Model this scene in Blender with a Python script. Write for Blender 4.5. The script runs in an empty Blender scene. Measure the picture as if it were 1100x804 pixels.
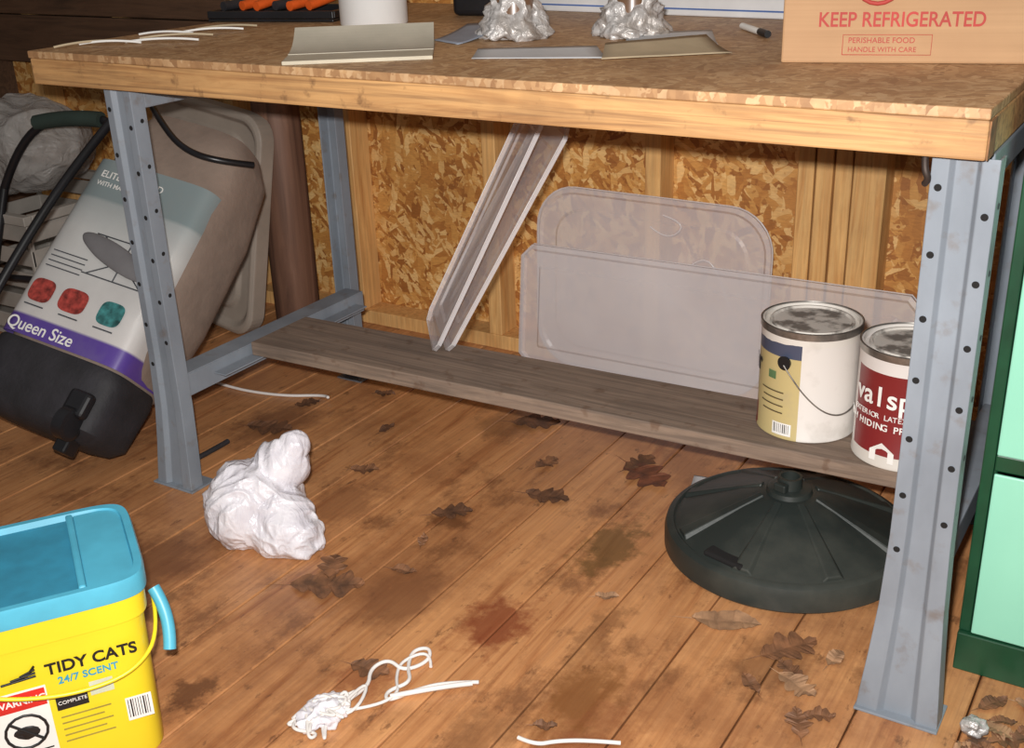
import bpy, bmesh, math, random
from mathutils import Vector, Matrix, noise
random.seed(7)
D=bpy.data; SC=bpy.context.scene
def lin(c):
    return tuple(((v/255)/12.92 if v/255<=.04045 else ((v/255+.055)/1.055)**2.4) for v in c)+(1.0,)
# ---------------- materials
class NT:
    def __init__(s,name,rough=.6,metal=0,spec=.5):
        s.m=D.materials.new(name); s.m.use_nodes=True; s.t=s.m.node_tree; s.n=s.t.nodes
        s.b=s.n['Principled BSDF']; s.b.inputs['Roughness'].default_value=rough; s.b.inputs['Metallic'].default_value=metal
        s.b.inputs['Specular IOR Level'].default_value=spec
        s.tc=s.n.new('ShaderNodeTexCoord'); s.obj=s.tc.outputs['Object']
    def L(s,a,b): s.t.links.new(a,b)
    def put(s,v,sock):
        if isinstance(v,(int,float)): sock.default_value=v
        elif isinstance(v,tuple): sock.default_value=v
        else: s.L(v,sock)
    def map(s,scale=(1,1,1),rot=(0,0,0),loc=(0,0,0),vec=None):
        m=s.n.new('ShaderNodeMapping'); m.inputs['Scale'].default_value=scale; m.inputs['Rotation'].default_value=rot; m.inputs['Location'].default_value=loc
        s.L(vec or s.obj,m.inputs['Vector']); return m.outputs[0]
    def noise(s,sc=5,det=4,vec=None,rough=.55,dist=0,col=False):
        x=s.n.new('ShaderNodeTexNoise'); x.inputs['Scale'].default_value=sc; x.inputs['Detail'].default_value=det; x.inputs['Roughness'].default_value=rough; x.inputs['Distortion'].default_value=dist
        s.L(vec or s.obj,x.inputs['Vector']); return x.outputs['Color' if col else 'Fac']
    def vor(s,sc,vec=None,out='Color',feat='F1'):
        x=s.n.new('ShaderNodeTexVoronoi'); x.feature=feat; x.inputs['Scale'].default_value=sc; s.L(vec or s.obj,x.inputs['Vector']); return x.outputs[out]
    def ramp(s,f,stops,interp='LINEAR'):
        r=s.n.new('ShaderNodeValToRGB'); e=r.color_ramp; e.interpolation=interp
        while len(e.elements)<len(stops): e.elements.new(.5)
        for i,(p,c) in enumerate(stops): e.elements[i].position=p; e.elements[i].color=lin(c) if not isinstance(c,float) else (c,c,c,1)
        s.L(f,r.inputs[0]); return r.outputs[0]
    def mix(s,f,a,b,mode='MIX'):
        m=s.n.new('ShaderNodeMix'); m.data_type='RGBA'; m.blend_type=mode
        s.put(f,m.inputs[0]); s.put(a,m.inputs[6]); s.put(b,m.inputs[7]); return m.outputs[2]
    def math(s,op,a,b=0.0,c=0.0):
        m=s.n.new('ShaderNodeMath'); m.operation=op; s.put(a,m.inputs[0]); s.put(b,m.inputs[1]); s.put(c,m.inputs[2]); return m.outputs[0]
    def sep(s,v=None):
        m=s.n.new('ShaderNodeSeparateXYZ'); s.L(v or s.obj,m.inputs[0]); return m.outputs
    def bump(s,h,st=.3,d=.01):
        b=s.n.new('ShaderNodeBump'); b.inputs['Strength'].default_value=st; b.inputs['Distance'].default_value=d; s.L(h,b.inputs['Height']); s.L(b.outputs[0],s.b.inputs['Normal'])
    def col(s,c): s.put(c,s.b.inputs['Base Color']); return s
def plain(name,c,rough=.5,metal=0,var=.12,sc=12,bump=0.0,alpha=1.0,spec=.5):
    k=NT(name,rough,metal,spec); f=k.noise(sc,5)
    c=tuple(c); lo=tuple(max(0,int(v*(1-var))) for v in c); hi=tuple(min(255,int(v*(1+var*.5))) for v in c)
    k.col(k.ramp(f,[(.3,lo),(.7,hi)]))
    if bump: k.bump(k.noise(sc*6,4),bump,.004)
    k.b.inputs['Alpha'].default_value=alpha
    return k.m
def wood(name,c1,c2,axis=0,sc=1.0,rough=.65,dirt=.3,dirtc=(70,45,28),streak=0):
    k=NT(name,rough); s=[22*sc]*3; s[axis]=1.6*sc
    v=k.map(tuple(s)); f=k.noise(1.6,6,v,.6,1.2); base=k.ramp(f,[(.3,c2),(.52,c1),(.75,c2)])
    s2=[90*sc]*3; s2[axis]=3*sc; f2=k.noise(1.5,3,k.map(tuple(s2))); base=k.mix(.3,base,k.ramp(f2,[(.3,(120,90,68)),(.7,(255,240,215))]),'MULTIPLY')
    if streak:
        s3=[60*sc]*3; s3[axis]=1.2*sc; base=k.mix(k.ramp(k.noise(1.3,4,k.map(tuple(s3),loc=(3,1,2)),.6,.8),[(.50,0.0),(.62,streak)]),base,lin(dirtc))
        base=k.mix(k.ramp(k.noise(30,4),[(.60,0.0),(.70,streak)]),base,lin((88,60,40)))
    if dirt: base=k.mix(k.ramp(k.noise(6,5),[(.48,0.0),(.75,dirt)]),base,lin(dirtc))
    k.col(base); k.bump(f2,.2,.002); return k.m
def osb(name,plane='XZ',dirt=.25,base=None,S=1.0,mute=.0,mutec=(180,140,100)):
    k=NT(name,.55); b=base
    def layer(rot,sc,off):
        r=(0,rot,0) if plane=='XZ' else (0,0,rot)
        s=(1,1,3.0) if plane=='XZ' else (1,3.0,1)
        vv=k.map(s,(0,0,0),off,k.map((1,1,1),r)); n=k.noise(14,3,vv,col=True)
        vv2=k.mix(.045,vv,n,'ADD')
        return k.sep(k.vor(sc*S,vv2))[0]
    a=layer(.5,22,(0,0,0)); c=layer(-.6,26,(3,1,2)); d=layer(1.5,21,(7,2,5)); e=layer(2.3,34,(1,7,3))
    st=[(.0,b[2]),(.3,b[1]),(.6,b[0]),(.9,b[3])]
    def sel(sc,l,th):
        n=k.noise(sc*S,3,k.map((1,1,1),loc=l)); return k.ramp(n,[(th-.01,0.0),(th+.01,1.0)])
    m=k.mix(sel(20,(.3,.2,.1),.5),k.ramp(a,st),k.ramp(c,st)); m=k.mix(sel(17,(5,.2,4),.52),m,k.ramp(d,st)); m=k.mix(sel(26,(2,8,1),.56),m,k.ramp(e,st))
    f=k.noise(60,3,k.map((1,1,4) if plane=='XZ' else (1,4,1),(0,.5,0) if plane=='XZ' else (0,0,.5)))
    m=k.mix(.35,m,k.ramp(f,[(.3,(150,110,75)),(.7,(255,242,220))]),'MULTIPLY')
    if mute: m=k.mix(mute,m,lin(mutec))
    m=k.mix(k.ramp(k.noise(3.5,5),[(.45,0.0),(.75,dirt)]),m,lin((110,74,46)))
    k.col(m); k.bump(a,.25,.003); return k.m
# ---------------- object helpers
def E(name,loc=(0,0,0),rot=(0,0,0)):
    o=D.objects.new(name,None); SC.collection.objects.link(o); o.location=loc; o.rotation_euler=rot; o.empty_display_size=.05; return o
def link(name,me,mat=None,parent=None,smooth=False,bevel=0,seg=2,solid=0):
    o=D.objects.new(name,me); SC.collection.objects.link(o)
    if mat: me.materials.append(mat)
    if parent: o.parent=parent
    if smooth:
        for p in me.polygons: p.use_smooth=True
    if solid:
        m=o.modifiers.new('s','SOLIDIFY'); m.thickness=solid; m.offset=0
    if bevel:
        m=o.modifiers.new('b','BEVEL'); m.width=bevel; m.segments=seg; m.limit_method='ANGLE'; m.angle_limit=.6
    return o
def M(name,vs,fs,mat=None,parent=None,**k):
    me=D.meshes.new(name); me.from_pydata([tuple(v) for v in vs],[],fs); me.update()
    bm=bmesh.new(); bm.from_mesh(me); bmesh.ops.recalc_face_normals(bm,faces=bm.faces); bm.to_mesh(me); bm.free()
    return link(name,me,mat,parent,**k)
BF=[(0,1,3,2),(4,6,7,5),(0,4,5,1),(2,3,7,6),(0,2,6,4),(1,5,7,3)]
def bv(a,b): return [(x,y,z) for x in (a[0],b[0]) for y in (a[1],b[1]) for z in (a[2],b[2])]
def box(name,a,b,mat,parent=None,bevel=.002,**k): return M(name,bv(a,b),BF,mat,parent,bevel=bevel,**k)
def boxes(name,L,mat,parent=None,**k):
    vs=[];fs=[]
    for a,b in L:
        o=len(vs); vs+=bv(a,b); fs+=[tuple(i+o for i in f) for f in BF]
    return M(name,vs,fs,mat,parent,**k)
def loft(name,rings,mat,parent=None,N=48,cap0=True,cap1=True,smooth=True,axis='Z',**k):
    vs=[];fs=[]
    for r in rings:
        z,rx,ry=r[:3]; e=r[3] if len(r)>3 else 2; cx=r[4] if len(r)>4 else 0; cy=r[5] if len(r)>5 else 0
        for i in range(N):
            t=2*math.pi*i/N; c,s_=math.cos(t),math.sin(t)
            x=cx+rx*math.copysign(abs(c)**(2/e),c); y=cy+ry*math.copysign(abs(s_)**(2/e),s_)
            vs.append((x,y,z) if axis=='Z' else ((z,x,y) if axis=='X' else (x,z,y)))
    for j in range(len(rings)-1):
        for i in range(N): fs.append((j*N+i,j*N+(i+1)%N,(j+1)*N+(i+1)%N,(j+1)*N+i))
    if cap0: fs.append(tuple(range(N))[::-1])
    if cap1: fs.append(tuple(range((len(rings)-1)*N,len(rings)*N)))
    o=M(name,vs,fs,mat,parent,**k)
    if smooth:
        for p in o.data.polygons: p.use_smooth=len(p.vertices)==4
        m=o.modifiers.new('e','EDGE_SPLIT'); m.split_angle=math.radians(38)
    return o
def tube(name,pts,r,mat,parent=None,cyc=False,bez=True,res=6):
    c=D.curves.new(name,'CURVE'); c.dimensions='3D'; c.bevel_depth=r; c.bevel_resolution=3; c.resolution_u=res; c.use_fill_caps=True
    s=c.splines.new('NURBS' if bez else 'POLY'); s.points.add(len(pts)-1)
    for p,q in zip(s.points,pts): p.co=(*q,1)
    s.use_cyclic_u=cyc
    if bez: s.order_u=3; s.use_endpoint_u=not cyc
    c.materials.append(mat); o=D.objects.new(name,c); SC.collection.objects.link(o)
    if parent: o.parent=parent
    return o
def text(name,s,size,loc,rot,mat,parent=None,ext=.0006,off=0,align='LEFT',sx=1):
    c=D.curves.new(name,'FONT'); c.body=s; c.size=size; c.extrude=ext; c.offset=off; c.align_x=align; c.materials.append(mat)
    o=D.objects.new(name,c); SC.collection.objects.link(o); o.location=loc; o.rotation_euler=rot; o.scale=(sx,1,1)
    if parent: o.parent=parent
    return o
def crumple(name,fn,mat,parent=None,sub=5,seed=0,amp=.02,freq=9,fine=.2):
    bm=bmesh.new(); bmesh.ops.create_icosphere(bm,subdivisions=sub,radius=1)
    for v in bm.verts:
        d=v.co.normalized(); p=Vector(fn(d))
        q=p*freq+Vector((seed*3.1,seed*1.7,seed))
        n=(1-abs(noise.noise(q))*2.2)*.6+(1-abs(noise.noise(q*2.3))*2)*.35*min(1,fine*5)+noise.noise(q*5)*fine
        v.co=p+d*amp*(n-.5)
        if v.co.z<.0012 and parent is not None and parent.location.z<.01: v.co.z=.0012
    me=D.meshes.new(name); bm.to_mesh(me); bm.free(); return link(name,me,mat,parent,smooth=True)
def frame(o,x,y):
    x=Vector(x).normalized(); y=Vector(y); y=(y-x*y.dot(x)).normalized(); z=x.cross(y)
    m=Matrix.Identity(4)
    for i in range(3): m[i][0],m[i][1],m[i][2],m[i][3]=x[i],y[i],z[i],o[i]
    return m

# ---------------- palette
k=NT('grey_painted_steel',.5,.0,.35); n=k.noise(9,6,k.map((1,1,.5))); c=k.ramp(n,[(.25,(112,118,126)),(.6,(132,139,148)),(.8,(142,149,157))]); c=k.mix(k.ramp(k.noise(26,6),[(.58,0.0),(.74,.6)]),c,lin((108,94,82))); k.col(c); m_grey=k.m
m_hole=plain('dark_hole',(18,16,16),.9)
m_pine=wood('pine_edge',(204,160,108),(168,122,78),0,1.0,dirt=.45,dirtc=(112,80,54),streak=.55)
m_pine_dark=wood('weathered_plank',(142,124,110),(110,94,82),0,1.0,rough=.85,dirt=.6,dirtc=(88,76,68),streak=.5)
m_stud=wood('stud_pine',(232,186,122),(204,148,86),2,1.0,dirt=.2)
m_endgrain=plain('end_grain',(140,98,62),.8,var=.3,sc=40)
m_osb=osb('osb_wall','XZ',.3,((222,166,92),(200,138,70),(164,104,50),(246,204,138)),.95,.0)
m_osbtop=osb('osb_benchtop','XY',.55,((196,158,116),(178,138,98),(150,112,78),(216,184,144)),1.3,.25,(178,140,102))
# floor
k=NT('plank_floor',.42)
sx=k.sep(); idx=k.math('FLOOR',k.math('DIVIDE',sx[0],.139)); wn=k.n.new('ShaderNodeTexWhiteNoise'); wn.noise_dimensions='1D'; k.L(idx,wn.inputs['W'])
comb=k.n.new('ShaderNodeCombineXYZ'); k.L(k.math('MULTIPLY',idx,3.7),comb.inputs[0]); k.L(k.math('MULTIPLY',idx,1.9),comb.inputs[1])
va=k.n.new('ShaderNodeVectorMath'); va.operation='ADD'; k.L(k.map((16,1.3,1)),va.inputs[0]); k.L(comb.outputs[0],va.inputs[1])
g=k.noise(1.5,6,va.outputs[0],.6,1.6); c=k.ramp(g,[(.28,(172,118,78)),(.45,(206,154,106)),(.6,(214,164,116)),(.78,(184,128,86))])
g2=k.noise(1.4,3,k.map((110,2.5,1))); c=k.mix(.4,c,k.ramp(g2,[(.3,(160,122,98)),(.7,(255,244,226))]),'MULTIPLY')
c=k.mix(.5,c,k.ramp(wn.outputs['Value'],[(0,(208,182,164)),(.5,(255,238,224)),(1,(235,210,192))]),'MULTIPLY')
c=k.mix(k.ramp(k.noise(2.6,8,rough=.7),[(.48,0.0),(.62,.55)]),c,lin((130,82,52)))
c=k.mix(k.ramp(k.noise(9,7,k.map((1,.6,1),loc=(4,2,0)),rough=.72),[(.53,0.0),(.65,.65)]),c,lin((106,66,42)))
c=k.mix(k.ramp(k.noise(40,5,k.map((1,.5,1),loc=(1,7,0)),rough=.7),[(.60,0.0),(.68,.6)]),c,lin((88,56,38)))
def stain(c,x,y,r,colr,st,sy=1.6):
    vm=k.map((1,1/sy,1),loc=(-x,-y/sy,0)); n=k.noise(18,6,col=True,rough=.7)
    ns=k.n.new('ShaderNodeVectorMath'); ns.operation='SCALE'; ns.inputs['Scale'].default_value=.15
    sb=k.n.new('ShaderNodeVectorMath'); sb.operation='SUBTRACT'; k.L(n,sb.inputs[0]); sb.inputs[1].default_value=(.5,.5,.5); k.L(sb.outputs[0],ns.inputs[0])
    ad=k.n.new('ShaderNodeVectorMath'); ad.operation='ADD'; k.L(vm,ad.inputs[0]); k.L(ns.outputs[0],ad.inputs[1])
    sp=k.sep(ad.outputs[0]); cb=k.n.new('ShaderNodeCombineXYZ'); k.L(sp[0],cb.inputs[0]); k.L(sp[1],cb.inputs[1])
    ln=k.n.new('ShaderNodeVectorMath'); ln.operation='LENGTH'; k.L(cb.outputs[0],ln.inputs[0])
    f=k.ramp(k.math('DIVIDE',ln.outputs['Value'],r),[(.5,st),(1.0,0.0)]); return k.mix(f,c,lin(colr))
for a in [(.82,-.10,.065,(118,48,26),.75,1.5),(1.03,-.19,.065,(116,72,36),.7,1.8),(.88,.19,.055,(96,70,34),.75,2.1),(.51,-.47,.04,(88,54,34),.75,1.1),(.18,-.23,.10,(108,68,44),.7,1.2),(.64,-.12,.09,(118,76,50),.65,1.3),(.35,.1,.07,(132,86,56),.55,1.8),(1.25,.02,.08,(112,74,48),.6,1.4),(-.02,.3,.09,(110,70,46),.65,1.6),(.56,.14,.05,(98,60,36),.75,1.1),(1.1,-.35,.08,(118,62,36),.6,2),(.72,-.32,.055,(124,66,40),.6,1.2),(.45,.55,.08,(116,78,50),.6,1.3),(.95,-.35,.06,(126,86,56),.5,1.6),(.28,-.35,.05,(108,72,46),.6,1.4),(.98,-.05,.04,(120,80,50),.5,2.4)]: c=stain(c,*a)
k.col(c); k.bump(g2,.2,.002); k.b.inputs['Roughness'].default_value=.42; m_floor=k.m
m_darkwood=wood('dark_boards',(98,72,54),(72,52,38),0,.8,dirt=.4)

# ---------------- room shell
vs=[];fs=[]
x=-1.668
while x<3.2:
    o=len(vs); vs+=bv((x+.0014,-2.6,-.03),(x+.139-.0014,1.02,0)); fs+=[tuple(i+o for i in f) for f in BF]; x+=.139
M('floor',vs,fs,m_floor,bevel=.002,seg=1)
box('floor_underlay',(-1.7,-2.6,-.06),(3.25,1.02,-.031),plain('dark_subfloor',(30,20,14),.9),bevel=0)
box('wall_back',(-1.7,1.0,-.06),(3.25,1.02,2.3),m_osb,bevel=0)
box('wall_left',(-1.72,-2.6,-.06),(-1.7,1.02,2.3),m_darkwood,bevel=0)
studs=[]
for xc in (-1.49,-1.08,-.68,-.27,.177,.616,1.5,1.95,2.4,2.85): studs.append(((xc-.019,.925,.038),(xc+.019,1.0,2.3)))
for xc in (.965,1.004,1.043,1.082,1.112): studs.append(((xc-.0175,.925+random.uniform(0,.006),.038),(xc+.0175,1.0,2.3)))
studs.append(((-1.7,.925,0),(3.25,1.0,.038)))
boxes('wall_studs',studs,m_stud,bevel=.002,seg=1)
boxes('dark_plank_panel',[((-1.69,.905,.66),(-.62,.9245,.80)),((-1.69,.905,.803),(-.62,.9245,.95)),((-1.69,.905,.953),(-.62,.9245,1.1)),((-1.69,.905,1.103),(-.62,.9245,1.25))],m_darkwood,bevel=.003)  # dark plank panel added to make the upper-left back wall darker

# ---------------- workbench
W=1.444; DD=.62; H=.80
wb=E('workbench')
box('benchtop_osb_sheet',(-.188,-.034,.848),(1.470,.900,.861),m_osbtop,wb,bevel=.002)
boxes('benchtop_frame',[((-.184,-.034,.802),(1.470,.004,.848)),((-.184,.862,.80),(1.470,.900,.848)),((-.184,.0042,.80),(-.146,.8618,.848)),((1.432,.0042,.80),(1.470,.8618,.848)),((.4,.0042,.81),(.438,.8618,.848)),((.9,.0042,.81),(.938,.8618,.848))],m_pine,wb,bevel=.003)
boxes('benchtop_end_grain',[((1.4702,-.033,.803),(1.472,.003,.847))],m_endgrain,wb)
def leg(nm,x,y,sgn,flare=1,w=1.0):
    prof=[(-.037*w,.030),(-.037*w,0),(-.019*w,0),(-.013*w,.009),(.013*w,.009),(.019*w,0),(.037*w,0),(.037*w,.030)]
    zs=[(0,1.5,.020),(.03,1.44,.017),(.09,1.30,.010),(.17,1.14,.003),(.28,1.03,0),(.4,1,0),(.798,1,0)]
    vs=[];fs=[]
    for z,s,f in zs:
        s=1+(s-1)*flare; f*=flare
        for px,py in prof: vs.append((x+px*s,y+sgn*(py-f),z))
    n=len(prof)
    for j in range(len(zs)-1):
        for i in range(n-1): fs.append((j*n+i,j*n+i+1,(j+1)*n+i+1,(j+1)*n+i))
    M('leg_'+nm,vs,fs,m_grey,wb,solid=.0035,bevel=.0015,seg=2)
    hv=[];hf=[]
    def disc(cx,cy,cz,nx):
        b=len(hv)
        for i in range(12):
            t=2*math.pi*i/12
            if nx: hv.append((cx,cy+.0042*math.cos(t),cz+.0042*math.sin(t)))
            else: hv.append((cx+.0046*math.cos(t),cy,cz+.0046*math.sin(t)))
        hf.append(tuple(range(b,b+12)))
    for i in range(7):
        z=.76-.083*i
        if z<.26: continue
        disc(x-.028*w,y-sgn*.0023,z,0); disc(x+.028*w,y-sgn*.0023,z-.03,0); disc(x+.0392*w,y+sgn*.017,z-.02,1)
    M('holes_'+nm,hv,hf,m_hole,wb)
    fw=.036+.022*flare
    box('foot_'+nm,(x-fw,min(y-sgn*.028*flare,y+sgn*.04),.0),(x+fw,max(y-sgn*.028*flare,y+sgn*.04),.004),m_grey,wb,bevel=.001)
leg('front_left',-.004,0,1,.9,.88); leg('front_right',W,0,1,1,1.0); leg('back_left',-.035,DD,-1,.05,.62); leg('back_right',W,DD,-1,.1,.9)
for nm,x,s in (('left',0,1),('right',W,-1)):
    c_,d_=sorted((x+s*.028,x+s*.060))
    boxes('brace_'+nm,[((x-.026,.032,.2),(x-.023,DD-.03,.238)),((x-.026,.032,.236),(x+.026,DD-.03,.239)),((x+.023,.032,.19),(x+.026,DD-.03,.236)),((c_,.10,.2135),(d_,DD-.06,.2165))],m_grey,wb,bevel=.001)
    boxes('top_rail_'+nm,[((x-.026,.032,.76),(x+.026,DD-.03,.798))],m_grey,wb,bevel=.003)
sv=[]
for (xx,yf_,yb_) in ((.034,.205,.378),(1.405,.250,.422)):
    for yy in (yf_,yb_):
        for zz in (.2170,.2465): sv.append((xx,yy,zz))
M('lower_shelf',sv,BF,m_pine_dark,wb,bevel=.002)
tube('clamp_hook',[(1.40,-.012,.80),(1.402,-.02,.785),(1.408,-.016,.772),(1.402,-.01,.765)],.004,plain('rusty_steel',(70,60,55),.6,.6),wb)

# ---------------- translucent plastic lids
k=NT('frosted_plastic',.28); k.col(k.ramp(k.noise(3,3),[(.3,(222,216,218)),(.7,(240,236,238))])); k.b.inputs['Alpha'].default_value=.5; m_frost=k.m
k=NT('frosted_plastic_edge',.25); k.col(lin((236,230,230))); k.b.inputs['Alpha'].default_value=.5; m_frost_e=k.m
def lid(name,w,h,corner,M4,rim=.012,cut=0,er=.002):
    e=E(name); e.matrix_world=M4
    def outline(w,h,r,off):
        pts=[];x0,x1,y0,y1=off,w-off,off,h-off; r=max(r-off*.6,.004)
        for cx,cy,a0 in ((x1-r,y1-r,0),(x0+r,y1-r,90),(x0+r,y0+r,180),(x1-r,y0+r,270)):
            for i in range(9 if not cut else 2):
                a=math.radians(a0+90*i/(8 if not cut else 1)); pts.append((cx+r*math.cos(a),cy+r*math.sin(a)))
        return pts
    rings=[(0,-rim),(0,0),(.010,.002),(.016,-.003),(.05,-.003),(.056,0.001),(.07,.001)]
    vs=[];fs=[]
    for off,z in rings:
        for p in outline(w,h,corner,off): vs.append((p[0],p[1],z))
    n=len(vs)//len(rings)
    for j in range(len(rings)-1):
        for i in range(n): fs.append((j*n+i,j*n+(i+1)%n,(j+1)*n+(i+1)%n,(j+1)*n+i))
    fs.append(tuple(range((len(rings)-1)*n,len(rings)*n)))
    M('panel',vs,fs,m_frost,e)
    o=outline(w,h,corner,0); tube('rim',[(p[0],p[1],-rim) for p in o]+[(o[0][0],o[0][1],-rim)],er,m_frost_e,e,bez=False)
    return e
lid('underbed_box_lid',.95,.305,.03,frame((.295,.842,.010),(.94,.0,.004),(0,.035,.30)),cut=1)
L2=lid('storage_bin_lid',.585,.445,.10,frame((.322,.890,.012),(.57,0,-.006),(0,.012,.45)),rim=.008)
tube('handle_mark',[(.40,.30,.006),(.43,.33,.006),(.47,.30,.006),(.50,.22,.006)],.002,m_frost_e,L2)
tube('handle_loop',[(.30,.38,.006),(.33,.36,.006),(.37,.37,.006),(.38,.40,.006),(.33,.41,.006)],.002,m_frost_e,L2)
lid('storage_bin_lid',.25,.50,.02,frame(Vector((.456,.331,.249)),Vector((-.66,.75,0)),Vector((.208,.13,.409))),cut=1,er=.0014,rim=.008)
lid('storage_bin_lid',.22,.53,.02,frame(Vector((.432,.318,.249)),Vector((-.63,.77,0)),Vector((.190,.115,.43))),cut=1,er=.0014,rim=.008)

# ---------------- paint cans
m_chrome=plain('scuffed_tin',(150,146,140),.35,.8,.3,30)
def can(name,loc,R,Hh,bodym,rz):
    e=E(name,loc,(0,0,rz))
    loft('body',[(.0,R*.97,R*.97),(.002,R,R),(.006,R,R),(.008,R*.985,R*.985),(Hh-.012,R*.985,R*.985),(Hh-.009,R,R),(Hh-.002,R,R),(Hh,R*.985,R*.985),(Hh,R*.93,R*.93),(Hh-.008,R*.91,R*.91),(Hh-.008,R*.84,R*.84),(Hh-.002,R*.82,R*.82),(Hh-.002,R*.79,R*.79),(Hh-.006,R*.76,R*.76)],bodym,e,N=64)
    loft('rim_ring',[(Hh-.010,R*1.006,R*1.006),(Hh+.001,R*1.01,R*1.01),(Hh+.002,R*.98,R*.98),(Hh-.001,R*.96,R*.96)],m_chrome,e,N=64,cap0=False,cap1=False)
    kk=NT(name+'_lid',.5,.1); kk.col(kk.mix(kk.ramp(kk.noise(16,5),[(.44,0.0),(.52,1.0)]),lin((120,114,108)),lin((206,200,192)))); 
    loft('lid',[(Hh-.0055,R*.83,R*.83),(Hh-.0008,R*.82,R*.82),(Hh-.0008,R*.78,R*.78),(Hh-.004,R*.75,R*.75)],kk.m,e,N=64)
    return e
def canmat(name,fn):
    k=NT(name,.38); s=k.sep(); ang=k.math('ARCTAN2',s[0],k.math('MULTIPLY',s[1],-1)); return fn(k,s,ang)
def cm1(k,s,a):
    wob=k.noise(12,3); z=k.math('ADD',s[2],k.math('MULTIPLY',wob,.02))
    c=k.mix(k.math('GREATER_THAN',a,.42),lin((186,168,118)),lin((214,208,202)))
    c=k.mix(k.math('MULTIPLY',k.math('LESS_THAN',a,.42),k.math('GREATER_THAN',s[2],.145)),c,lin((70,76,96)))
    c=k.mix(k.math('MULTIPLY',k.math('LESS_THAN',a,-.75),k.math('LESS_THAN',s[2],.045)),c,lin((130,60,48)))
    c=k.mix(k.math('GREATER_THAN',z,.178),c,lin((214,208,200)))
    c=k.mix(k.ramp(k.noise(20,5),[(.55,0.0),(.75,.3)]),c,lin((150,140,128)))
    k.col(c); return k.m
def cm2(k,s,a):
    wob=k.noise(14,3); z=k.math('ADD',s[2],k.math('MULTIPLY',wob,.03))
    c=k.mix(k.math('GREATER_THAN',a,-.95),lin((214,208,204)),lin((120,34,36)))
    c=k.mix(k.math('GREATER_THAN',s[2],.158),c,lin((216,210,206)))
    c=k.mix(k.math('LESS_THAN',s[2],.022),c,lin((200,194,186)))
    c=k.mix(k.math('GREATER_THAN',z,.196),c,lin((212,206,200)))
    k.col(c); return k.m
Rc=.082
def on_can(e,s,size,ang,z,mat,off=0,R=Rc,nm='label_text',tr=.58):
    w=size*tr; n=len(s)
    for i,ch in enumerate(s):
        if ch==' ': continue
        a=ang+(i-(n-1)/2)*w/R
        text(nm+'_%d'%i,ch,size,(math.sin(a)*(R*1.0+.0004),-math.cos(a)*(R*1.0+.0004),z),(math.pi/2,0,a),mat,e,.0003,off,'CENTER')
m_white=plain('white_print',(232,230,226),.5,var=.04); m_black=plain('black_print',(22,22,24),.5,var=.1)
zs=.2468
c1=can('paint_can',(1.172,.355,zs),Rc*1.0,.19,canmat('can_label_khaki',cm1),-.28)
on_can(c1,'ar',.05,-.82,.105,m_black,.001,nm='big',tr=.46)
def patch(e,nm,a0,a1,z0,z1,mat,R=Rc*1.003,n=6):
    vs=[];fs=[]
    for i in range(n+1):
        a=a0+(a1-a0)*i/n
        for z in (z0,z1): vs.append((math.sin(a)*R,-math.cos(a)*R,z))
    for i in range(n): fs.append((2*i,2*i+2,2*i+3,2*i+1))
    return M(nm,vs,fs,mat,e)
patch(c1,'barcode_label',-.12,.30,.008,.03,m_white)
for i in range(9): patch(c1,'bar_%d'%i,-.08+i*.04,-.08+i*.04+random.choice((.01,.02)),.012,.028,m_black,Rc*1.006,1)
m_brp=plain('brown_print',(90,76,50))
for i in range(4): patch(c1,'fine_%d'%i,-.5+.06*(i%2),.1,.082-.012*i,.0845-.012*i,m_brp)
patch(c1,'green_mark',-.30,-.1,.104,.118,plain('green_print',(90,120,80)))
tube('wire_bail',[(math.sin(a)*.088,-math.cos(a)*.088,.135-.085*math.sin(max(0,(a-.1))/2.3*math.pi)) for a in [.1+.23*i for i in range(11)]],.0013,m_chrome,c1)
loft('bail_ear',[(-.003,.012,.012),(.003,.01,.01)],m_black,c1,N=20,axis='Y').location=(math.sin(.1)*.084,-math.cos(.1)*.084,.138)
c2=can('paint_can',(1.343,.325,zs),Rc*.985,.19,canmat('can_label_red',cm2),-.1)
on_can(c2,'valspar',.046,.02,.105,m_white,.0006,nm='big',R=Rc*.985,tr=.45)
on_can(c2,'EXTERIOR LATEX',.0125,-.3,.084,m_white,nm='sub',R=Rc*.985); on_can(c2,'HIGH HIDING PRIMER',.0155,-.25,.066,m_white,.0002,nm='sub2',R=Rc*.985)
M('gable_mark',[( math.sin(a)*Rc*.992,-math.cos(a)*Rc*.992,z) for a,z in ((-.35,.012),(.15,.012),(.15,.03),(-.1,.045),(-.35,.03))],[(0,1,2,3,4)],m_white,c2)

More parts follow.
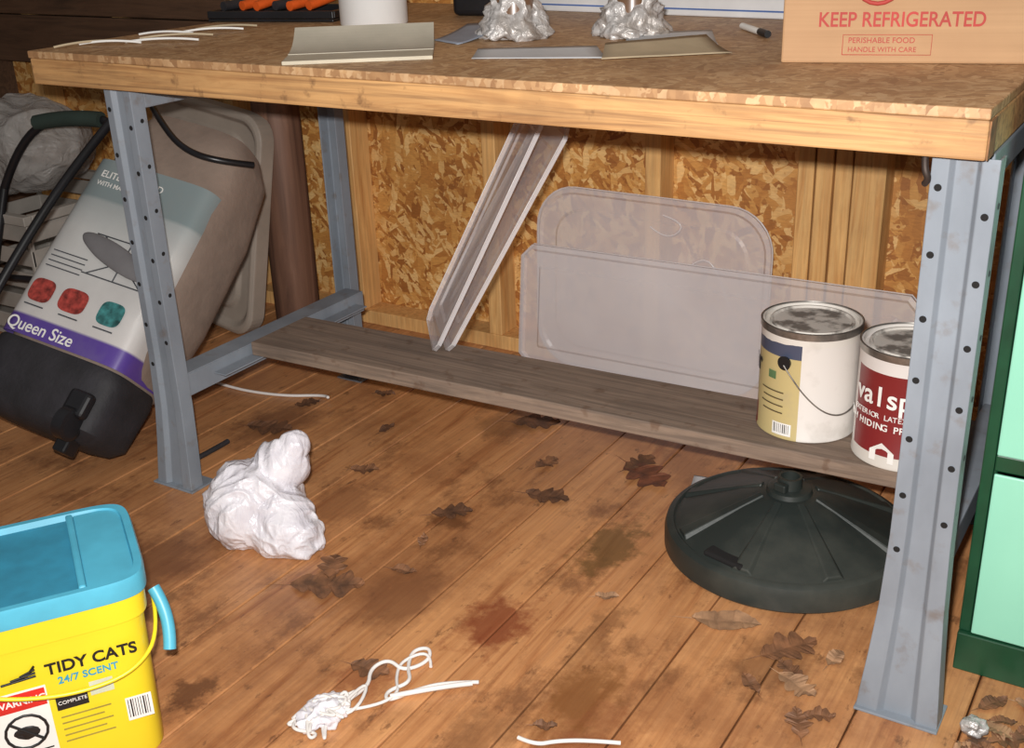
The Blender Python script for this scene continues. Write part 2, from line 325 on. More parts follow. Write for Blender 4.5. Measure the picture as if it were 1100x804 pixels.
# ---------------- umbrella base
k=NT('black_green_plastic',.45); k.col(k.mix(k.ramp(k.noise(7,6),[(.45,0.0),(.75,.45)]),lin((40,46,44)),lin((92,92,84)))); k.bump(k.noise(60,4),.15,.002); m_ub=k.m
ub=E('umbrella_base',(1.155,.350,0),(0,0,math.radians(-15)))
R0=.216
loft('base_disc',[(.0,R0*.97,R0*.97),(.006,R0,R0),(.034,R0,R0),(.046,R0*.985,R0*.985),(.051,R0*.95,R0*.95),(.052,R0*.93,R0*.93),(.049,R0*.915,R0*.915),(.098,R0*.40,R0*.40),(.110,R0*.25,R0*.25),(.112,R0*.2,R0*.2)],m_ub,ub,N=96)
for i in range(8):
    a=2*math.pi*i/8+.2; c,s=math.cos(a),math.sin(a); t=Vector((-s,c,0)); r0,r1=.05,R0*.9
    vs=[]
    for r,z,w in ((r0,.108,.006),(r1,.0505,.012)):
        for q,dz in ((-w*1.6,-.001),(-w,.007),(w,.007),(w*1.6,-.001)): vs.append(Vector((c*r,s*r,z+dz))+t*q)
    M('rib_%d'%i,vs,[(0,4,5,1),(1,5,6,2),(2,6,7,3),(4,7,6,5),(0,1,2,3)],m_ub,ub,bevel=.002)
loft('hub',[(.10,.044,.044),(.120,.038,.038),(.122,.033,.033),(.122,.0,.0)],m_ub,ub,N=32)
loft('pole_socket',[(.118,.022,.022),(.142,.021,.021),(.142,.016,.016),(.12,.016,.016)],m_ub,ub,N=32)
box('knob',(-.012,-.034,.122),(.012,-.02,.138),m_ub,ub,bevel=.003)
box('handle_slot',(-.04,-.192,.050),(.04,-.162,.061),m_hole,ub,bevel=.008,seg=4)

# ---------------- litter pail
m_yel=plain('yellow_plastic',(236,214,44),.35,var=.06,sc=4); m_blue=plain('blue_plastic',(84,176,204),.4,var=.15,sc=6)
k=NT('blue_plastic_dirty',.45); k.col(k.mix(k.ramp(k.noise(14,6),[(.4,0.0),(.7,.5)]),lin((54,138,168)),lin((42,90,106)))); m_blue2=k.m
pl=E('litter_pail',(.418,-.628,0),(0,0,math.radians(56)))
hx,hy=.140,.112
loft('bucket',[(.0,hx*.92,hy*.92,7),(.006,hx*.94,hy*.94,7),(.20,hx*.965,hy*.965,7),(.225,hx*.97,hy*.97,7),(.227,hx*1.01,hy*1.01,7),(.262,hx*1.015,hy*1.015,7),(.264,hx*.98,hy*.98,7)],m_yel,pl,N=96)
loft('lid',[(.262,hx*.99,hy*.99,7),(.263,hx*1.045,hy*1.045,7),(.285,hx*1.045,hy*1.045,7),(.291,hx*1.03,hy*1.03,7),(.291,hx*.96,hy*.95,7),(.282,hx*.94,hy*.92,7)],m_blue,pl,N=96,cap1=False)
box('lid_recess',(-hx*.95,-hy*.93,.2805),(hx*.95,hy*.93,.2825),m_blue2,pl,bevel=.0)
box('lid_hinge_bar',(.060,-hy*.93,.2825),(.070,hy*.93,.292),m_blue,pl,bevel=.003)
box('lid_step',(.070,-hy*.93,.2825),(hx*.95,hy*.93,.288),m_blue,pl,bevel=.002)
def fr(z): return -hy*(.94+.025*(z-.006)/.194)-.0022
RX=(math.pi/2,0,0)
text('brand_text','TIDY CATS',.0235,(.000,fr(.2)-.0003,.178),RX,m_black,pl,.0004,.0006)
m_cy=plain('cyan_print',(60,160,190),.5)
text('sub_text','24/7 SCENT',.015,(.012,fr(.2)-.0003,.160),RX,m_cy,pl,.0004,.0003)
def flab(nm,x0,x1,z0,z1,m,o=0): return M(nm,[(x0,fr(z0)-o,z0),(x1,fr(z0)-o,z0),(x1,fr(z1)-o,z1),(x0,fr(z1)-o,z1)],[(0,1,2,3)],m,pl)
flab('warning_label',-.075,-.004,.045,.165,m_white,.0006); flab('warning_header',-.073,-.006,.135,.162,plain('red_print',(200,40,34)),.001)
text('warning_word','WARNING',.013,(-.069,fr(.2)-.0006,.144),RX,m_white,pl,.0002,.0003)
tube('warning_circle',[(-.038+.026*math.cos(t),fr(.09)-.0014,.10+.026*math.sin(t)) for t in [i*math.pi/8 for i in range(17)]],.002,m_black,pl,bez=False)
tube('warning_slash',[(-.057,fr(.1)-.0014,.118),(-.019,fr(.08)-.0014,.082)],.002,m_black,pl,bez=False)
crumple('warning_baby',lambda d:(-.038+d.x*.016,fr(.09)-.0012+d.y*.0006,.098+d.z*.010),m_black,pl,3,1,.003,60)
for i in range(3): flab('warn_line_%d'%i,-.07,-.01,.052+.006*i,.0545+.006*i,m_black,.001)
flab('black_label',.004,.044,.118,.140,m_black,.0008); text('label_word','COMPLETE',.0075,(.006,fr(.2)-.0004,.127),RX,m_white,pl,.0002)
flab('grey_label',.048,.078,.128,.150,plain('pale_print',(206,214,190)),.0008)
m_ol=plain('olive_print',(150,140,60))
for i in range(5): flab('info_line_%d'%i,.006,.07-.01*(i%2),.065+.010*i,.0675+.010*i,m_ol,.0008)
flab('barcode_white',.088,.122,.07,.108,m_white,.0008)
for i in range(9): flab('pbar_%d'%i,.0905+i*.0033,.0905+i*.0033+random.choice((.001,.002)),.075,.105,m_black,.0012)
for i in range(4): tube('logo_streak_%d'%i,[(-.055+.012*i,fr(.2)-.0006,.180+.003*i),(-.012,fr(.2)-.0006,.182+.005*i)],.0016,m_black,pl,bez=False)
tube('bail',[(-.146,-.03,.215),(-.142,-.10,.21),(-.11,-.126,.198),(-.04,-.130,.165),(.04,-.130,.150),(.11,-.128,.160),(.15,-.09,.185),(.152,-.02,.21)],.0028,m_yel,pl)
tube('grip',[(.158,-.085,.150),(.163,-.075,.17),(.162,-.055,.205),(.154,-.04,.225)],.009,m_blue,pl)

# ---------------- plastic bag on floor : one crumpled sack with a knotted top and loose tail
k=NT('white_plastic_bag',.28); k.col(k.ramp(k.noise(18,4),[(.3,(206,202,210)),(.7,(232,229,234))])); k.b.inputs['Subsurface Weight'].default_value=.35; k.b.inputs['Subsurface Radius'].default_value=(.05,.05,.05); k.b.inputs['Subsurface Scale'].default_value=.2
v1=k.noise(26,4,k.map((1,1,.45)),.5,2.0); k.bump(v1,.6,.010); m_bag=k.m
pb=E('plastic_bag',(.285,-.078,0))
blobs=[((0,0,.066),.082),((-.03,.02,.05),.07),((.035,.045,.135),.046),((.055,.055,.168),.026),((.075,-.005,.045),.056),((.1,.0,.03),.036)]
bm=bmesh.new(); bmesh.ops.create_icosphere(bm,subdivisions=7,radius=1); c0=Vector((.015,.01,.068))
for v in bm.verts:
    d=v.co.normalized(); acc=0
    for c_,r_ in blobs:
        oc=c0-Vector(c_); b_=oc.dot(d); disc_=b_*b_-(oc.dot(oc)-r_*r_)
        if disc_>0:
            t_=-b_+math.sqrt(disc_)
            if t_>0: acc+=math.exp(t_*60)
    t_=math.log(max(acc,1.5))/60
    p=c0+d*t_; q=p*11+Vector((4.1,2.2,7.7)); w_=noise.noise_vector(q*.7)*.8
    r1=1-abs(noise.noise(q+w_))*2.4; r2=1-abs(noise.noise((q+w_)*2.4))*2.2; r3=1-abs(noise.noise((q+w_)*5.5))*2
    p=p+d*(.012*r1+.006*r2+.0016*r3-.007)
    if p.z<.0015: p.z=.0015
    v.co=p
me=D.meshes.new('sack'); bm.to_mesh(me); bm.free(); link('sack',me,m_bag,pb,smooth=True)

# ---------------- wheeled camp-bed bag
cb=E('wheeled_camp_bed_bag')
X=Vector((.954,.30,0)); Lz=Vector((.03,.55,.54)).normalized(); Xp=(X-Lz*X.dot(Lz)).normalized(); Yp=Lz.cross(Xp)
mm=Matrix.Identity(4)
for i in range(3): mm[i][0],mm[i][1],mm[i][2]=Xp[i],Yp[i],Lz[i]
mm[0][3],mm[1][3],mm[2][3]=-.280,-.085,.118
cb.matrix_world=mm
m_taupe=plain('taupe_fabric',(140,122,110),.9,var=.12,sc=9,bump=.4); m_blk=plain('black_fabric',(40,39,43),.7,var=.25,sc=15,bump=.3); m_blkp=plain('black_plastic',(28,28,31),.35,var=.2)
loft('bag_body',[(.10,.14,.10,4,0,.01),(.14,.156,.120,4,.004,.030),(.3,.164,.128,4,.006,.038),(.52,.162,.124,4,.006,.036),(.66,.148,.105,4,.004,.03),(.71,.125,.075,3.5,0,.02),(.722,.09,.046,3,0,.02)],m_taupe,cb,N=64)
loft('bag_base',[(-.03,.11,.05,4),(-.022,.145,.074,4.5),(.0,.163,.093,5),(.10,.168,.098,5),(.125,.162,.0965,5),(.13,.158,.094,5)],m_blk,cb,N=64)
k=NT('carton_sleeve',.3); s=k.sep(); z=k.math('DIVIDE',s[2],.7)
c=k.ramp(z,[(0,(86,64,142)),(.253,(86,64,142)),(.255,(200,196,194)),(.56,(190,190,188)),(.66,(160,166,166)),(.672,(124,138,140)),(.9,(134,146,148))],'LINEAR')
c=k.mix(k.ramp(k.noise(8,4),[(.4,0.0),(.7,.3)]),c,lin((146,142,140)))
k.col(c); k.b.inputs['Coat Weight'].default_value=.3; m_sl=k.m
loft('carton_sleeve',[(.135,.160,.0955,6),(.3,.160,.0955,6),(.48,.158,.0915,6),(.56,.155,.0905,6)],m_sl,cb,N=96,cap0=False,cap1=False)
RB=(math.pi/2,0,0); yf=-.0976
text('size_text','Queen Size',.037,(-.135,yf,.143),RB,m_white,cb,.0004,.0003)
m_redp=plain('red_photo',(150,60,54),.4,var=.5,sc=60); m_dk=plain('dark_print',(70,72,78),.5)
def cbo(nm,cx,cz,rx,rz,m,y=yf): return M(nm,[(cx+rx*math.copysign(abs(math.cos(t))**.6,math.cos(t)),y,cz+rz*math.copysign(abs(math.sin(t))**.6,math.sin(t))) for t in [i*math.pi/16 for i in range(32)]],[tuple(range(32))],m,cb)
def cbq(nm,x0,x1,z0,z1,m,y=yf): return M(nm,[(x0,y,z0),(x1,y,z0),(x1,y,z1),(x0,y,z1)],[(0,1,2,3)],m,cb)
cbo('photo_a',-.095,.235,.030,.026,m_redp); cbo('photo_b',-.012,.235,.034,.026,m_redp); cbo('photo_c',.085,.235,.030,.026,plain('teal_photo',(60,120,120),.4,var=.5,sc=50))
for i in range(3): cbq('caption_%d'%i,-.12+.09*i,-.07+.09*i,.198,.201,m_dk)
for i in range(4): cbq('spec_line_%d'%i,-.12,-.03,.29+.012*i,.2925+.012*i,m_dk)
for a,b in (((-.02,.30),(.12,.39)),((.12,.30),(-.02,.39)),((-.04,.39),(.14,.39)),((.05,.30),(.05,.39)),((-.03,.30),(.13,.30))): tube('cot_sketch',[(a[0],yf,a[1]),(b[0],yf,b[1])],.0014,m_dk,cb,bez=False)
text('title_text','ELITE CAMP BED',.022,(-.11,-.0962,.515),RB,m_white,cb,.0004,.0002)
text('title_text_b','WITH MATTRESS',.015,(-.11,-.0962,.495),RB,m_white,cb,.0004,.0001)
crumple('carry_flap',lambda d:(.035+d.x*.10,-.107+d.y*.008,.35+d.z*.026-d.x*.025),plain('grey_handle',(112,110,112),.6),cb,4,2,.002,10)
for sx_ in (-1,1):
    w=loft('wheel_%s'%('l' if sx_<0 else 'r'),[(-.014,.026,.026),(-.012,.034,.034),(.012,.034,.034),(.014,.026,.026)],m_blkp,cb,N=32,axis='X'); w.location=(sx_*.125,-.104,.0)
    box('wheel_mount_%d'%sx_,(sx_*.125-.026,-.117,.015),(sx_*.125+.026,-.088,.070),m_blkp,cb,bevel=.01,seg=3)
    box('foot_%d'%sx_,(sx_*.11-.016,-.075,-.056),(sx_*.11+.016,-.035,-.015),m_blkp,cb,bevel=.005)
tube('side_frame',[(-.18,-.10,.06),(-.187,-.11,.15),(-.185,-.11,.35),(-.18,-.10,.52),(-.17,-.08,.66)],.010,m_blkp,cb)
tube('top_strap',[(-.10,-.085,.715),(-.02,-.105,.66),(.06,-.11,.62),(.14,-.10,.62),(.18,-.04,.66)],.007,m_blkp,cb)
hb=E('folding_cart')
tube('handle_bar',[(-1.02,.42,.42),(-.95,.45,.56),(-.80,.50,.62),(-.66,.52,.60),(-.60,.52,.54),(-.66,.42,.30),(-.78,.28,.012)],.011,m_blkp,hb)
tube('handle_bar_b',[(-1.02,.42,.42),(-.98,.30,.2),(-.95,.22,.012)],.011,m_blkp,hb)
tube('cross_bar',[(-.71,.36,.22),(-.97,.30,.22)],.009,m_blkp,hb)
tube('grip_foam',[(-.90,.468,.592),(-.80,.492,.612),(-.70,.51,.606)],.02,plain('green_foam',(44,58,52),.8),hb)

# grey tote lid leaning
m_tote=plain('grey_tote',(158,146,134),.55,var=.12,sc=5)
tl=E('tote_lid'); tl.matrix_world=frame((-.63,.745,.318),(1,-.10,-.12),(0,.12,1))
def rr(w,h,r,z,n=8):
    o=[]
    for cx,cy,a0 in ((w-r,h-r,0),(-w+r,h-r,90),(-w+r,-h+r,180),(w-r,-h+r,270)):
        for i in range(n+1): a=math.radians(a0+90*i/n); o.append((cx+r*math.cos(a),cy+r*math.sin(a),z))
    return o
def slab(nm,rings,mat,e):
    vs=[];fs=[]
    for r in rings: vs+=rr(*r)
    n=len(vs)//len(rings)
    for j in range(len(rings)-1):
        for i in range(n): fs.append((j*n+i,j*n+(i+1)%n,(j+1)*n+(i+1)%n,(j+1)*n+i))
    fs.append(tuple(range(n))); fs.append(tuple(range((len(rings)-1)*n,len(rings)*n)))
    return M(nm,vs,fs,mat,e,bevel=.003)
slab('lid_shell',[(.22,.30,.07,-.03),(.22,.30,.07,.015),(.21,.29,.065,.02),(.202,.282,.06,.02),(.19,.27,.06,.006),(.16,.24,.06,.006),(.15,.23,.055,.016)],m_tote,tl)
cr=E('storage_crate',(-1.20,.62,0)); m_cr=plain('pale_grey_plastic',(164,158,150),.6,var=.1)
L=[((-.27,-.22,.0),(.27,.22,.012))]
for i in range(5): 
    z=.02+.066*i
    L+=[((-.27,-.22,z),(.27,-.212,z+.045)),((-.27,.212,z),(.27,.22,z+.045)),((-.27,-.211,z),(-.262,.211,z+.045)),((.262,-.211,z),(.27,.211,z+.045))]
for cx in (-.27,.258):
    for cy in (-.22,.208): L.append(((cx,cy-.001,.0),(cx+.012,cy+.013,.35)))
L+=[((-.285,-.235,.335),(.285,-.21,.36)),((-.285,.21,.335),(.285,.235,.36)),((-.285,-.209,.335),(-.26,.209,.36)),((.26,-.209,.335),(.285,.209,.36))]
boxes('crate_body',L,m_cr,cr,bevel=.002,seg=1)
k=NT('clear_film',.2); k.col(lin((180,176,172))); k.b.inputs['Alpha'].default_value=.6; k.bump(k.noise(16,6,dist=2),.7,.02); m_film=k.m
fb=E('film_bag',(-1.16,.60,.362)); crumple('film',lambda d:(d.x*.21,d.y*.17,.13+d.z*.13),m_film,fb,6,8,.04,7,.08)
k=NT('brown_board',.6); f=k.noise(1.4,5,k.map((24,24,1.5)),.6,1); k.col(k.ramp(f,[(.3,(84,58,46)),(.6,(122,88,70)),(.8,(142,108,90))])); m_brn=k.m
cbv=E('cardboard_tube',(-.425,.842,0))
loft('tube_wall',[(0,.060,.060),(.005,.062,.062),(.78,.062,.062),(.785,.060,.060),(.785,.054,.054),(.73,.054,.054)],m_brn,cbv,N=48)

# ---------------- cabinet
m_gr=plain('dark_green_enamel',(24,70,46),.4,var=.2); m_mint=plain('mint_enamel',(150,216,190),.35,var=.05,sc=3)
ca=E('drawer_cabinet',(1.488,.150,0)); HC=.845
boxes('carcass',[((0,.004,.0),(.02,.5,HC)),((.40,.004,.0),(.42,.5,HC)),((.0201,.49,.0),(.3999,.5,HC)),((.0201,.004,HC-.02),(.3999,.4899,HC)),((.0201,.004,0),(.3999,.4899,.02))],m_gr,ca,bevel=.002)
boxes('face_frame',[((0,-.014,0),(.42,.0035,.065)),((0,-.006,.0655),(.016,.0035,HC)),((.404,-.006,.0655),(.42,.0035,HC)),((.0165,-.006,.335),(.4035,.0035,.36)),((.0165,-.006,.63),(.4035,.0035,.655)),((.0165,-.006,.815),(.4035,.0035,HC))],m_gr,ca,bevel=.002)
boxes('drawer_fronts',[((.018,-.012,.068),(.402,-.007,.333)),((.018,-.012,.362),(.402,-.007,.628)),((.018,-.012,.657),(.402,-.007,.813))],m_mint,ca,bevel=.002)
for i,z in enumerate((.20,.495,.735)): tube('pull_%d'%i,[(.16,-.012,z),(.16,-.035,z),(.26,-.035,z),(.26,-.012,z)],.005,m_chrome,ca,bez=False)

# ---------------- things on the bench
TZ=.8612
k=NT('corrugated_cardboard',.75); c=k.ramp(k.noise(5,4),[(.3,(166,128,92)),(.7,(180,142,104))]); c=k.mix(.15,c,k.ramp(k.noise(2,2,k.map((1,1,90))),[(.3,(150,120,90)),(.7,(255,255,255))]),'MULTIPLY'); k.col(c); m_card=k.m
bx=E('cardboard_box',(1.138,.225,TZ),(0,0,math.radians(15)))
box('carton',(0,0,0),(.42,.30,.24),m_card,bx,bevel=.003)
boxes('top_flaps',[((0,0,.2405),(.42,.148,.2435)),((0,.152,.2405),(.42,.30,.2435))],m_card,bx,bevel=.001)
m_red=plain('red_ink',(172,58,50),.7)
text('print_text','KEEP REFRIGERATED',.0275,(.048,-.0008,.050),RB,m_red,bx,.0003,.0004,sx=.86)
tube('print_frame',[(.083,-.0008,.012),(.20,-.0008,.012),(.20,-.0008,.039),(.083,-.0008,.039),(.083,-.0008,.012)],.0005,m_red,bx,bez=False)
text('print_text_b','PERISHABLE FOOD',.0105,(.090,-.0008,.028),RB,m_red,bx,.0003); text('print_text_c','HANDLE WITH CARE',.0095,(.090,-.0008,.016),RB,m_red,bx,.0003)
tube('print_logo',[(.125+.03*math.cos(t),-.0008,.110+.03*math.sin(t)) for t in [i*math.pi/10 for i in range(21)]],.003,m_red,bx,bez=False)
wbx=E('white_mailer_box',(.40,.80,TZ),(0,0,math.radians(-5)))
box('carton',(0,0,0),(.58,.08,.15),plain('white_card',(206,204,204),.6,var=.04),wbx,bevel=.003)
box('blue_stripe',(.01,-.001,.012),(.57,-.0003,.015),plain('blue_ink',(70,100,160),.6),wbx,bevel=0)
rl=E('paper_roll',(.195,.50,TZ)); m_pap=plain('roll_paper',(218,216,214),.8,var=.03)
loft('roll',[(0,.066,.066),(.003,.068,.068),(.24,.068,.068),(.243,.066,.066),(.243,.02,.02),(.15,.02,.02)],m_pap,rl,N=48)
tr=E('tool_tray',(-.205,.435,TZ),(0,0,.22)); m_or=plain('orange_plastic',(220,92,34),.4)
boxes('tray',[((0,0,0),(.30,.16,.006)),((0,0,.0065),(.30,.008,.022)),((0,.152,.0065),(.30,.16,.022)),((0,.0085,.0065),(.008,.1515,.022)),((.292,.0085,.0065),(.30,.1515,.022))],m_blkp,tr,bevel=.002)
for i in range(6): tube('tool_%d'%i,[(.03+.04*i,.02+.01*(i%2),.030),(.06+.04*i,.12,.034+.006*(i%3))],.010,m_or if i%3 else m_blk,tr,bez=False)
jr=E('black_case',(.275,.66,TZ),(0,0,.1)); box('case_body',(0,0,0),(.12,.10,.10),m_blkp,jr,bevel=.012,seg=3); box('case_lid',(-.003,-.003,.1005),(.123,.103,.13),m_blk,jr,bevel=.012,seg=3)
nb=E('notepad',(.425,-.030,TZ),(0,0,math.radians(34)))
m_page=plain('cream_page',(186,176,156),.7,var=.08); m_page2=plain('page_grey',(172,164,148),.7,var=.06)
box('page_block',(0,0,0),(.235,.20,.006),m_page,nb,bevel=.001)
vs=[];fs=[]
for i in range(13):
    t=i/12; y=.075+.13*t-.02*t*t; z=.0068+.030*t*t
    vs+=[(0,y,z),(.235,y,z)]
    if i: b=2*i; fs.append((b-2,b-1,b+1,b))
M('lifted_cover',vs,fs,m_page2,nb,solid=.0012)
k=NT('crumpled_foil',.3,.3); k.col(k.mix(k.ramp(k.noise(20,4),[(.45,0.0),(.7,.7)]),lin((192,188,186)),lin((124,108,92)))); k.bump(k.noise(38,5,dist=1.5),.7,.01); m_foil=k.m
for i,(x,y) in enumerate(((.60,.38),(.79,.46))):
    e=E('foil_wrapped_jar',(x,y,TZ))
    loft('jar',[(0,.03,.03),(.004,.036,.036),(.13,.034,.034),(.15,.024,.024),(.165,.024,.024)],plain('jar_brown_%d'%i,(110,82,62),.3),e,N=32)
    crumple('foil_skirt',lambda d:(d.x*(.066-.034*max(0,d.z)**.6),d.y*(.062-.03*max(0,d.z)**.6),max(.001,.012+d.z*(.03 if d.z<0 else .10))),m_foil,e,5,i+11,.022,26)
m_sh=plain('sheet_white',(188,188,190),.7,var=.05); m_kraft=plain('kraft_sheet',(178,160,132),.75,var=.08)
def sheet(name,pts,mat,curl=.0,z0=TZ+.001,n=8):
    vs=[];fs=[];a,b,c,d=[Vector((p[0],p[1],0)) for p in pts]
    for i in range(n+1):
        for j in range(n+1):
            u,v=i/n,j/n; p=(a*(1-u)+b*u)*(1-v)+(d*(1-u)+c*u)*v
            vs.append((p.x,p.y,z0+curl*(v**2)*(.6+.4*u)+.0002+.001*abs(math.sin(u*6))*curl*20))
    for i in range(n):
        for j in range(n): q=i*(n+1)+j; fs.append((q,q+1,q+n+2,q+n+1))
    return M(name,vs,fs,mat,solid=.0006,smooth=True)
sheet('paper_sheet',[(.68,.12),(.88,.19),(.82,.27),(.64,.20)],m_sh,.006)
sheet('paper_sheet',[(.88,.17),(1.04,.29),(.96,.38),(.83,.28)],m_kraft,.014,TZ+.002)
sheet('paper_sheet',[(.84,.33),(.98,.38),(.92,.50),(.79,.44)],m_sh,.008,TZ+.001)
sheet('paper_sheet',[(.48,.30),(.56,.26),(.56,.42),(.46,.44)],plain('blue_grey_sheet',(136,142,154),.6),.02)
pn=E('marker_pen'); tube('pen_body',[(.94,.59,TZ+.006),(1.0,.515,TZ+.006)],.0055,m_white,pn,bez=False); tube('pen_cap',[(1.0,.515,TZ+.0065),(1.025,.484,TZ+.0065)],.006,m_black,pn,bez=False)
ct=E('cable_ties')
for i in range(7):
    x0=-.16+random.uniform(0,.10); y0=.0+.05*i; a=random.uniform(.3,1.2); l=random.uniform(.10,.17)
    tube('tie_%d'%i,[(x0,y0,TZ+.003),(x0+l*.5*math.cos(a),y0+l*.5*math.sin(a),TZ+.012),(x0+l*math.cos(a),y0+l*math.sin(a),TZ+.004)],.0022,m_white if i%3 else m_kraft,ct)

# ---------------- floor litter
def leafshape(L,wd,seed,lobed):
    r=random.Random(seed); n=22; top=[];bot=[];mid=[]
    for i in range(n+1):
        t=i/n; w=wd*math.sin(math.pi*min(1,t*1.02))**.7
        if lobed: w*=.45+.55*abs(math.sin(t*math.pi*3.5+.3))
        w=max(w,.0012); cu=.006*math.sin(t*math.pi*1.5+seed)
        mid.append((t*L-L/2,0,.002+abs(cu)*.5)); top.append((t*L-L/2+(.25*w if lobed else 0),w,.002+abs(cu)+r.uniform(0,.003))); bot.append((t*L-L/2+(.25*w if lobed else 0),-w,.002+abs(cu)*.6+r.uniform(0,.003)))
    return mid,top,bot
def leaves(name,items,mats):
    vs=[];fs=[];mi=[]
    for (x,y,L,ang,seed,lobed,m) in items:
        mid,top,bot=leafshape(L,L*(.36 if lobed else .24),seed,lobed); c,s=math.cos(ang),math.sin(ang)
        b=len(vs)
        for ring in (mid,top,bot):
            for p in ring: vs.append((x+p[0]*c-p[1]*s,y+p[0]*s+p[1]*c,p[2]))
        n=len(mid)
        for i in range(n-1):
            fs.append((b+i,b+i+1,b+n+i+1,b+n+i)); mi.append(m); fs.append((b+i,b+2*n+i,b+2*n+i+1,b+i+1)); mi.append(m)
        b2=len(vs); vs+= [(x-L*.5*c,y-L*.5*s,.003),(x-L*.5*c-.0015*s,y-L*.5*s+.0015*c,.004),(x-L*.85*c,y-L*.85*s,.004)]; fs.append((b2,b2+1,b2+2)); mi.append(m)
    o=M(name,vs,fs)
    for m in mats: o.data.materials.append(m)
    for p,m in zip(o.data.polygons,mi): p.material_index=m
    return o
lm=[plain('leaf_brown',(124,84,56),.7,var=.3,sc=40),plain('leaf_dark',(102,68,46),.7,var=.3,sc=40),plain('leaf_tan',(160,122,90),.75,var=.2,sc=40),plain('leaf_red',(112,66,44),.7,var=.3,sc=40)]
for j,q in enumerate([(-.02,.28,.11,.3,1,1,1),(-.03,.42,.06,1,2,1,1),(.50,.58,.11,.4,3,1,1),(.62,.42,.06,1.2,4,1,0),(.69,.30,.09,.2,5,1,1),(.82,.47,.13,-.5,6,1,3),(.79,.51,.08,1.2,7,1,1),(.56,.16,.08,.7,8,1,1),(.57,.05,.04,2,9,0,0),
(.51,-.15,.13,.5,10,1,0),(.48,-.10,.08,2.1,11,1,0),(.72,-.30,.07,.1,13,1,0),(1.15,.08,.11,.35,14,0,2),(.30,.22,.06,.5,17,1,0),(.22,.40,.05,1.5,18,0,1),(.60,-.05,.05,.2,22,0,0),(.95,.05,.04,.5,20,0,2),(1.26,.06,.10,.9,15,1,0),(1.30,-.02,.07,-.4,16,1,2),(1.24,-.05,.05,2.4,29,0,0),(1.33,.07,.05,1.4,33,0,2),(1.35,-.07,.045,.4,34,1,0),(1.02,-.28,.035,.4,35,0,0),(.1,.55,.05,.4,36,1,1),(1.33,-.10,.06,2.0,44,1,0),(1.28,.01,.05,2.7,45,1,0)]):
    leaves('fallen_leaf',[q],lm)
it=[]
for i in range(40):
    it.append((random.uniform(1.535,1.68),random.uniform(-.16,.10),random.uniform(.02,.06),random.uniform(0,6.3),i+70,random.random()<.5,random.choice((0,2,2,0,1))))
leaves('leaf_litter',it,lm)
sk=E('black_stick'); tube('stick',[(-.05,.09,.006),(-.047,.13,.007),(-.05,.18,.006)],.006,m_blk,sk)
m_str=plain('white_cord',(222,216,212),.8,var=.05)
def cord(name,pts,r=.003):
    e=E(name); tube('cord',pts,r,m_str,e); return e
s1=cord('tangled_cord',[(.735,-.40,.01),(.75,-.34,.005),(.72,-.30,.005),(.735,-.27,.010),(.77,-.28,.005),(.79,-.24,.005),(.775,-.215,.010),(.75,-.23,.005),(.77,-.27,.005),(.80,-.30,.010),(.775,-.33,.005),(.79,-.35,.005),(.81,-.31,.005),(.84,-.27,.005),(.885,-.245,.005)])
tube('cord_b',[(.74,-.41,.010),(.78,-.37,.005),(.80,-.33,.010),(.77,-.30,.005),(.75,-.26,.005),(.78,-.22,.010),(.80,-.25,.005)],.0025,m_str,s1)
tube('cord_c',[(.79,-.34,.008),(.84,-.29,.010),(.88,-.255,.008)],.004,m_str,s1)
rg=random.Random(3); pts=[(.735+rg.gauss(0,.020),-.405+rg.gauss(0,.026),.004+rg.random()*.020) for i in range(40)]
tube('cord_tangle',pts,.0026,m_str,s1)
pts=[(.715+rg.gauss(0,.016),-.44+rg.gauss(0,.018),.004+rg.random()*.016) for i in range(30)]
tube('cord_tangle_b',pts,.0026,m_str,s1)
crumple('cord_wad',lambda d:(.728+d.x*.03,-.42+d.y*.042,max(.001,.010+d.z*.014)),m_bag,s1,5,21,.014,30)
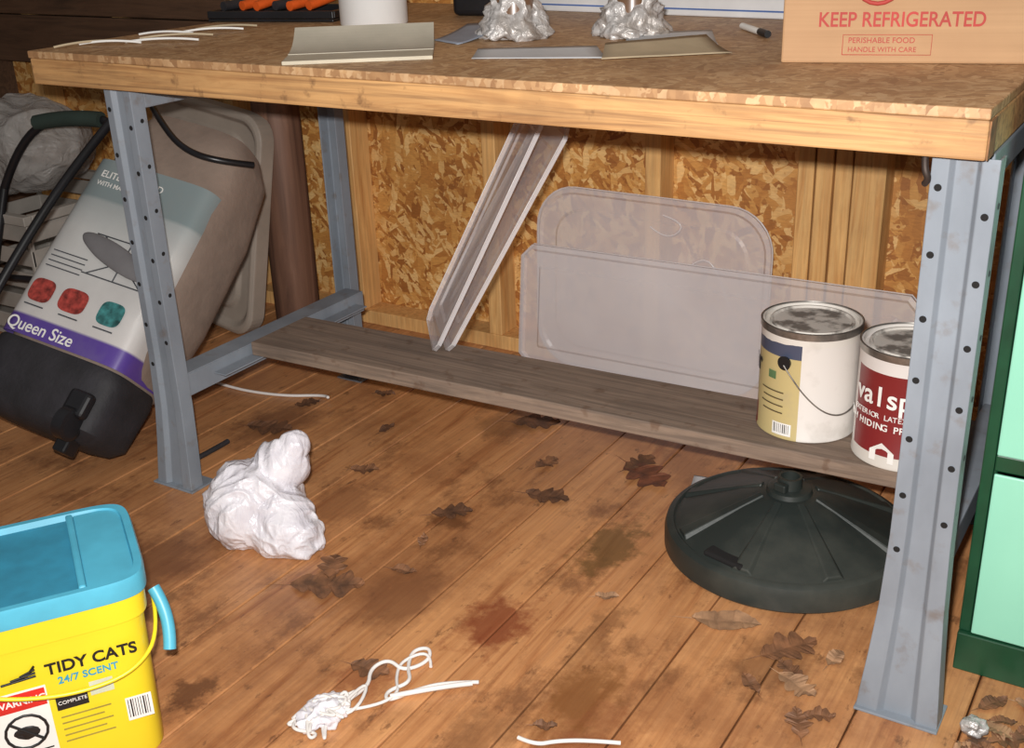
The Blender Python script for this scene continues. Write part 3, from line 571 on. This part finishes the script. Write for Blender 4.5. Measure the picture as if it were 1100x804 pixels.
cord('loose_string',[(1.00,-.32,.005),(1.03,-.325,.008),(1.05,-.30,.005),(1.09,-.28,.008),(1.13,-.26,.005)],.003)
cord('loose_string',[(1.06,-.35,.004),(1.09,-.33,.004),(1.15,-.29,.004)],.003)
sheet('paper_scrap',[(.92,.47),(1.02,.48),(1.00,.52),(.91,.51)],m_sh,.004,.004)
crumple('foil_scrap',lambda d:(1.545+d.x*.016,.0+d.y*.016,max(.001,.014+d.z*.012)),m_foil,None,4,31,.010,40)
cord('wall_string',[(-.62,.45,.004),(-.3,.40,.004),(-.12,.42,.004),(-.02,.48,.004),(.0,.46,.01)],.0035)

# ---------------- lights, world, camera
C=Vector((1.692,-1.393,1.103)); F=Vector((-.4927,.7773,-.3913)); R=Vector((.8518,.5228,-.0340)); U=Vector((-.1781,.3501,.9197))
m=Matrix.Identity(4)
for i in range(3): m[i][0],m[i][1],m[i][2],m[i][3]=R[i],U[i],-F[i],C[i]
cd=D.cameras.new('camera'); cd.sensor_fit='HORIZONTAL'; cd.sensor_width=36; cd.lens=1227/1100*36; cd.clip_start=.02
co=D.objects.new('camera',cd); SC.collection.objects.link(co); co.matrix_world=m; SC.camera=co
ld=D.lights.new('flash','AREA'); ld.shape='RECTANGLE'; ld.size=.04; ld.size_y=.025; ld.energy=30; ld.color=(1,.98,.95); ld.spread=math.radians(140)
lo=D.objects.new('flash',ld); SC.collection.objects.link(lo); m2=m.copy(); p=C+U*.06-R*.03+F*.02
for i in range(3): m2[i][3]=p[i]
lo.matrix_world=m2
ld=D.lights.new('overhead_fill','AREA'); ld.size=.8; ld.energy=6; ld.color=(1,.94,.86)  # added overhead fill for dim warm ambient, not a real fixture
lo=D.objects.new('overhead_fill',ld); SC.collection.objects.link(lo); lo.location=(1.3,-1.0,2.4)
w=D.worlds.new('world'); SC.world=w; w.use_nodes=True; w.node_tree.nodes['Background'].inputs[0].default_value=(1,.94,.88,1); w.node_tree.nodes['Background'].inputs[1].default_value=.18
SC.view_settings.view_transform='Standard'
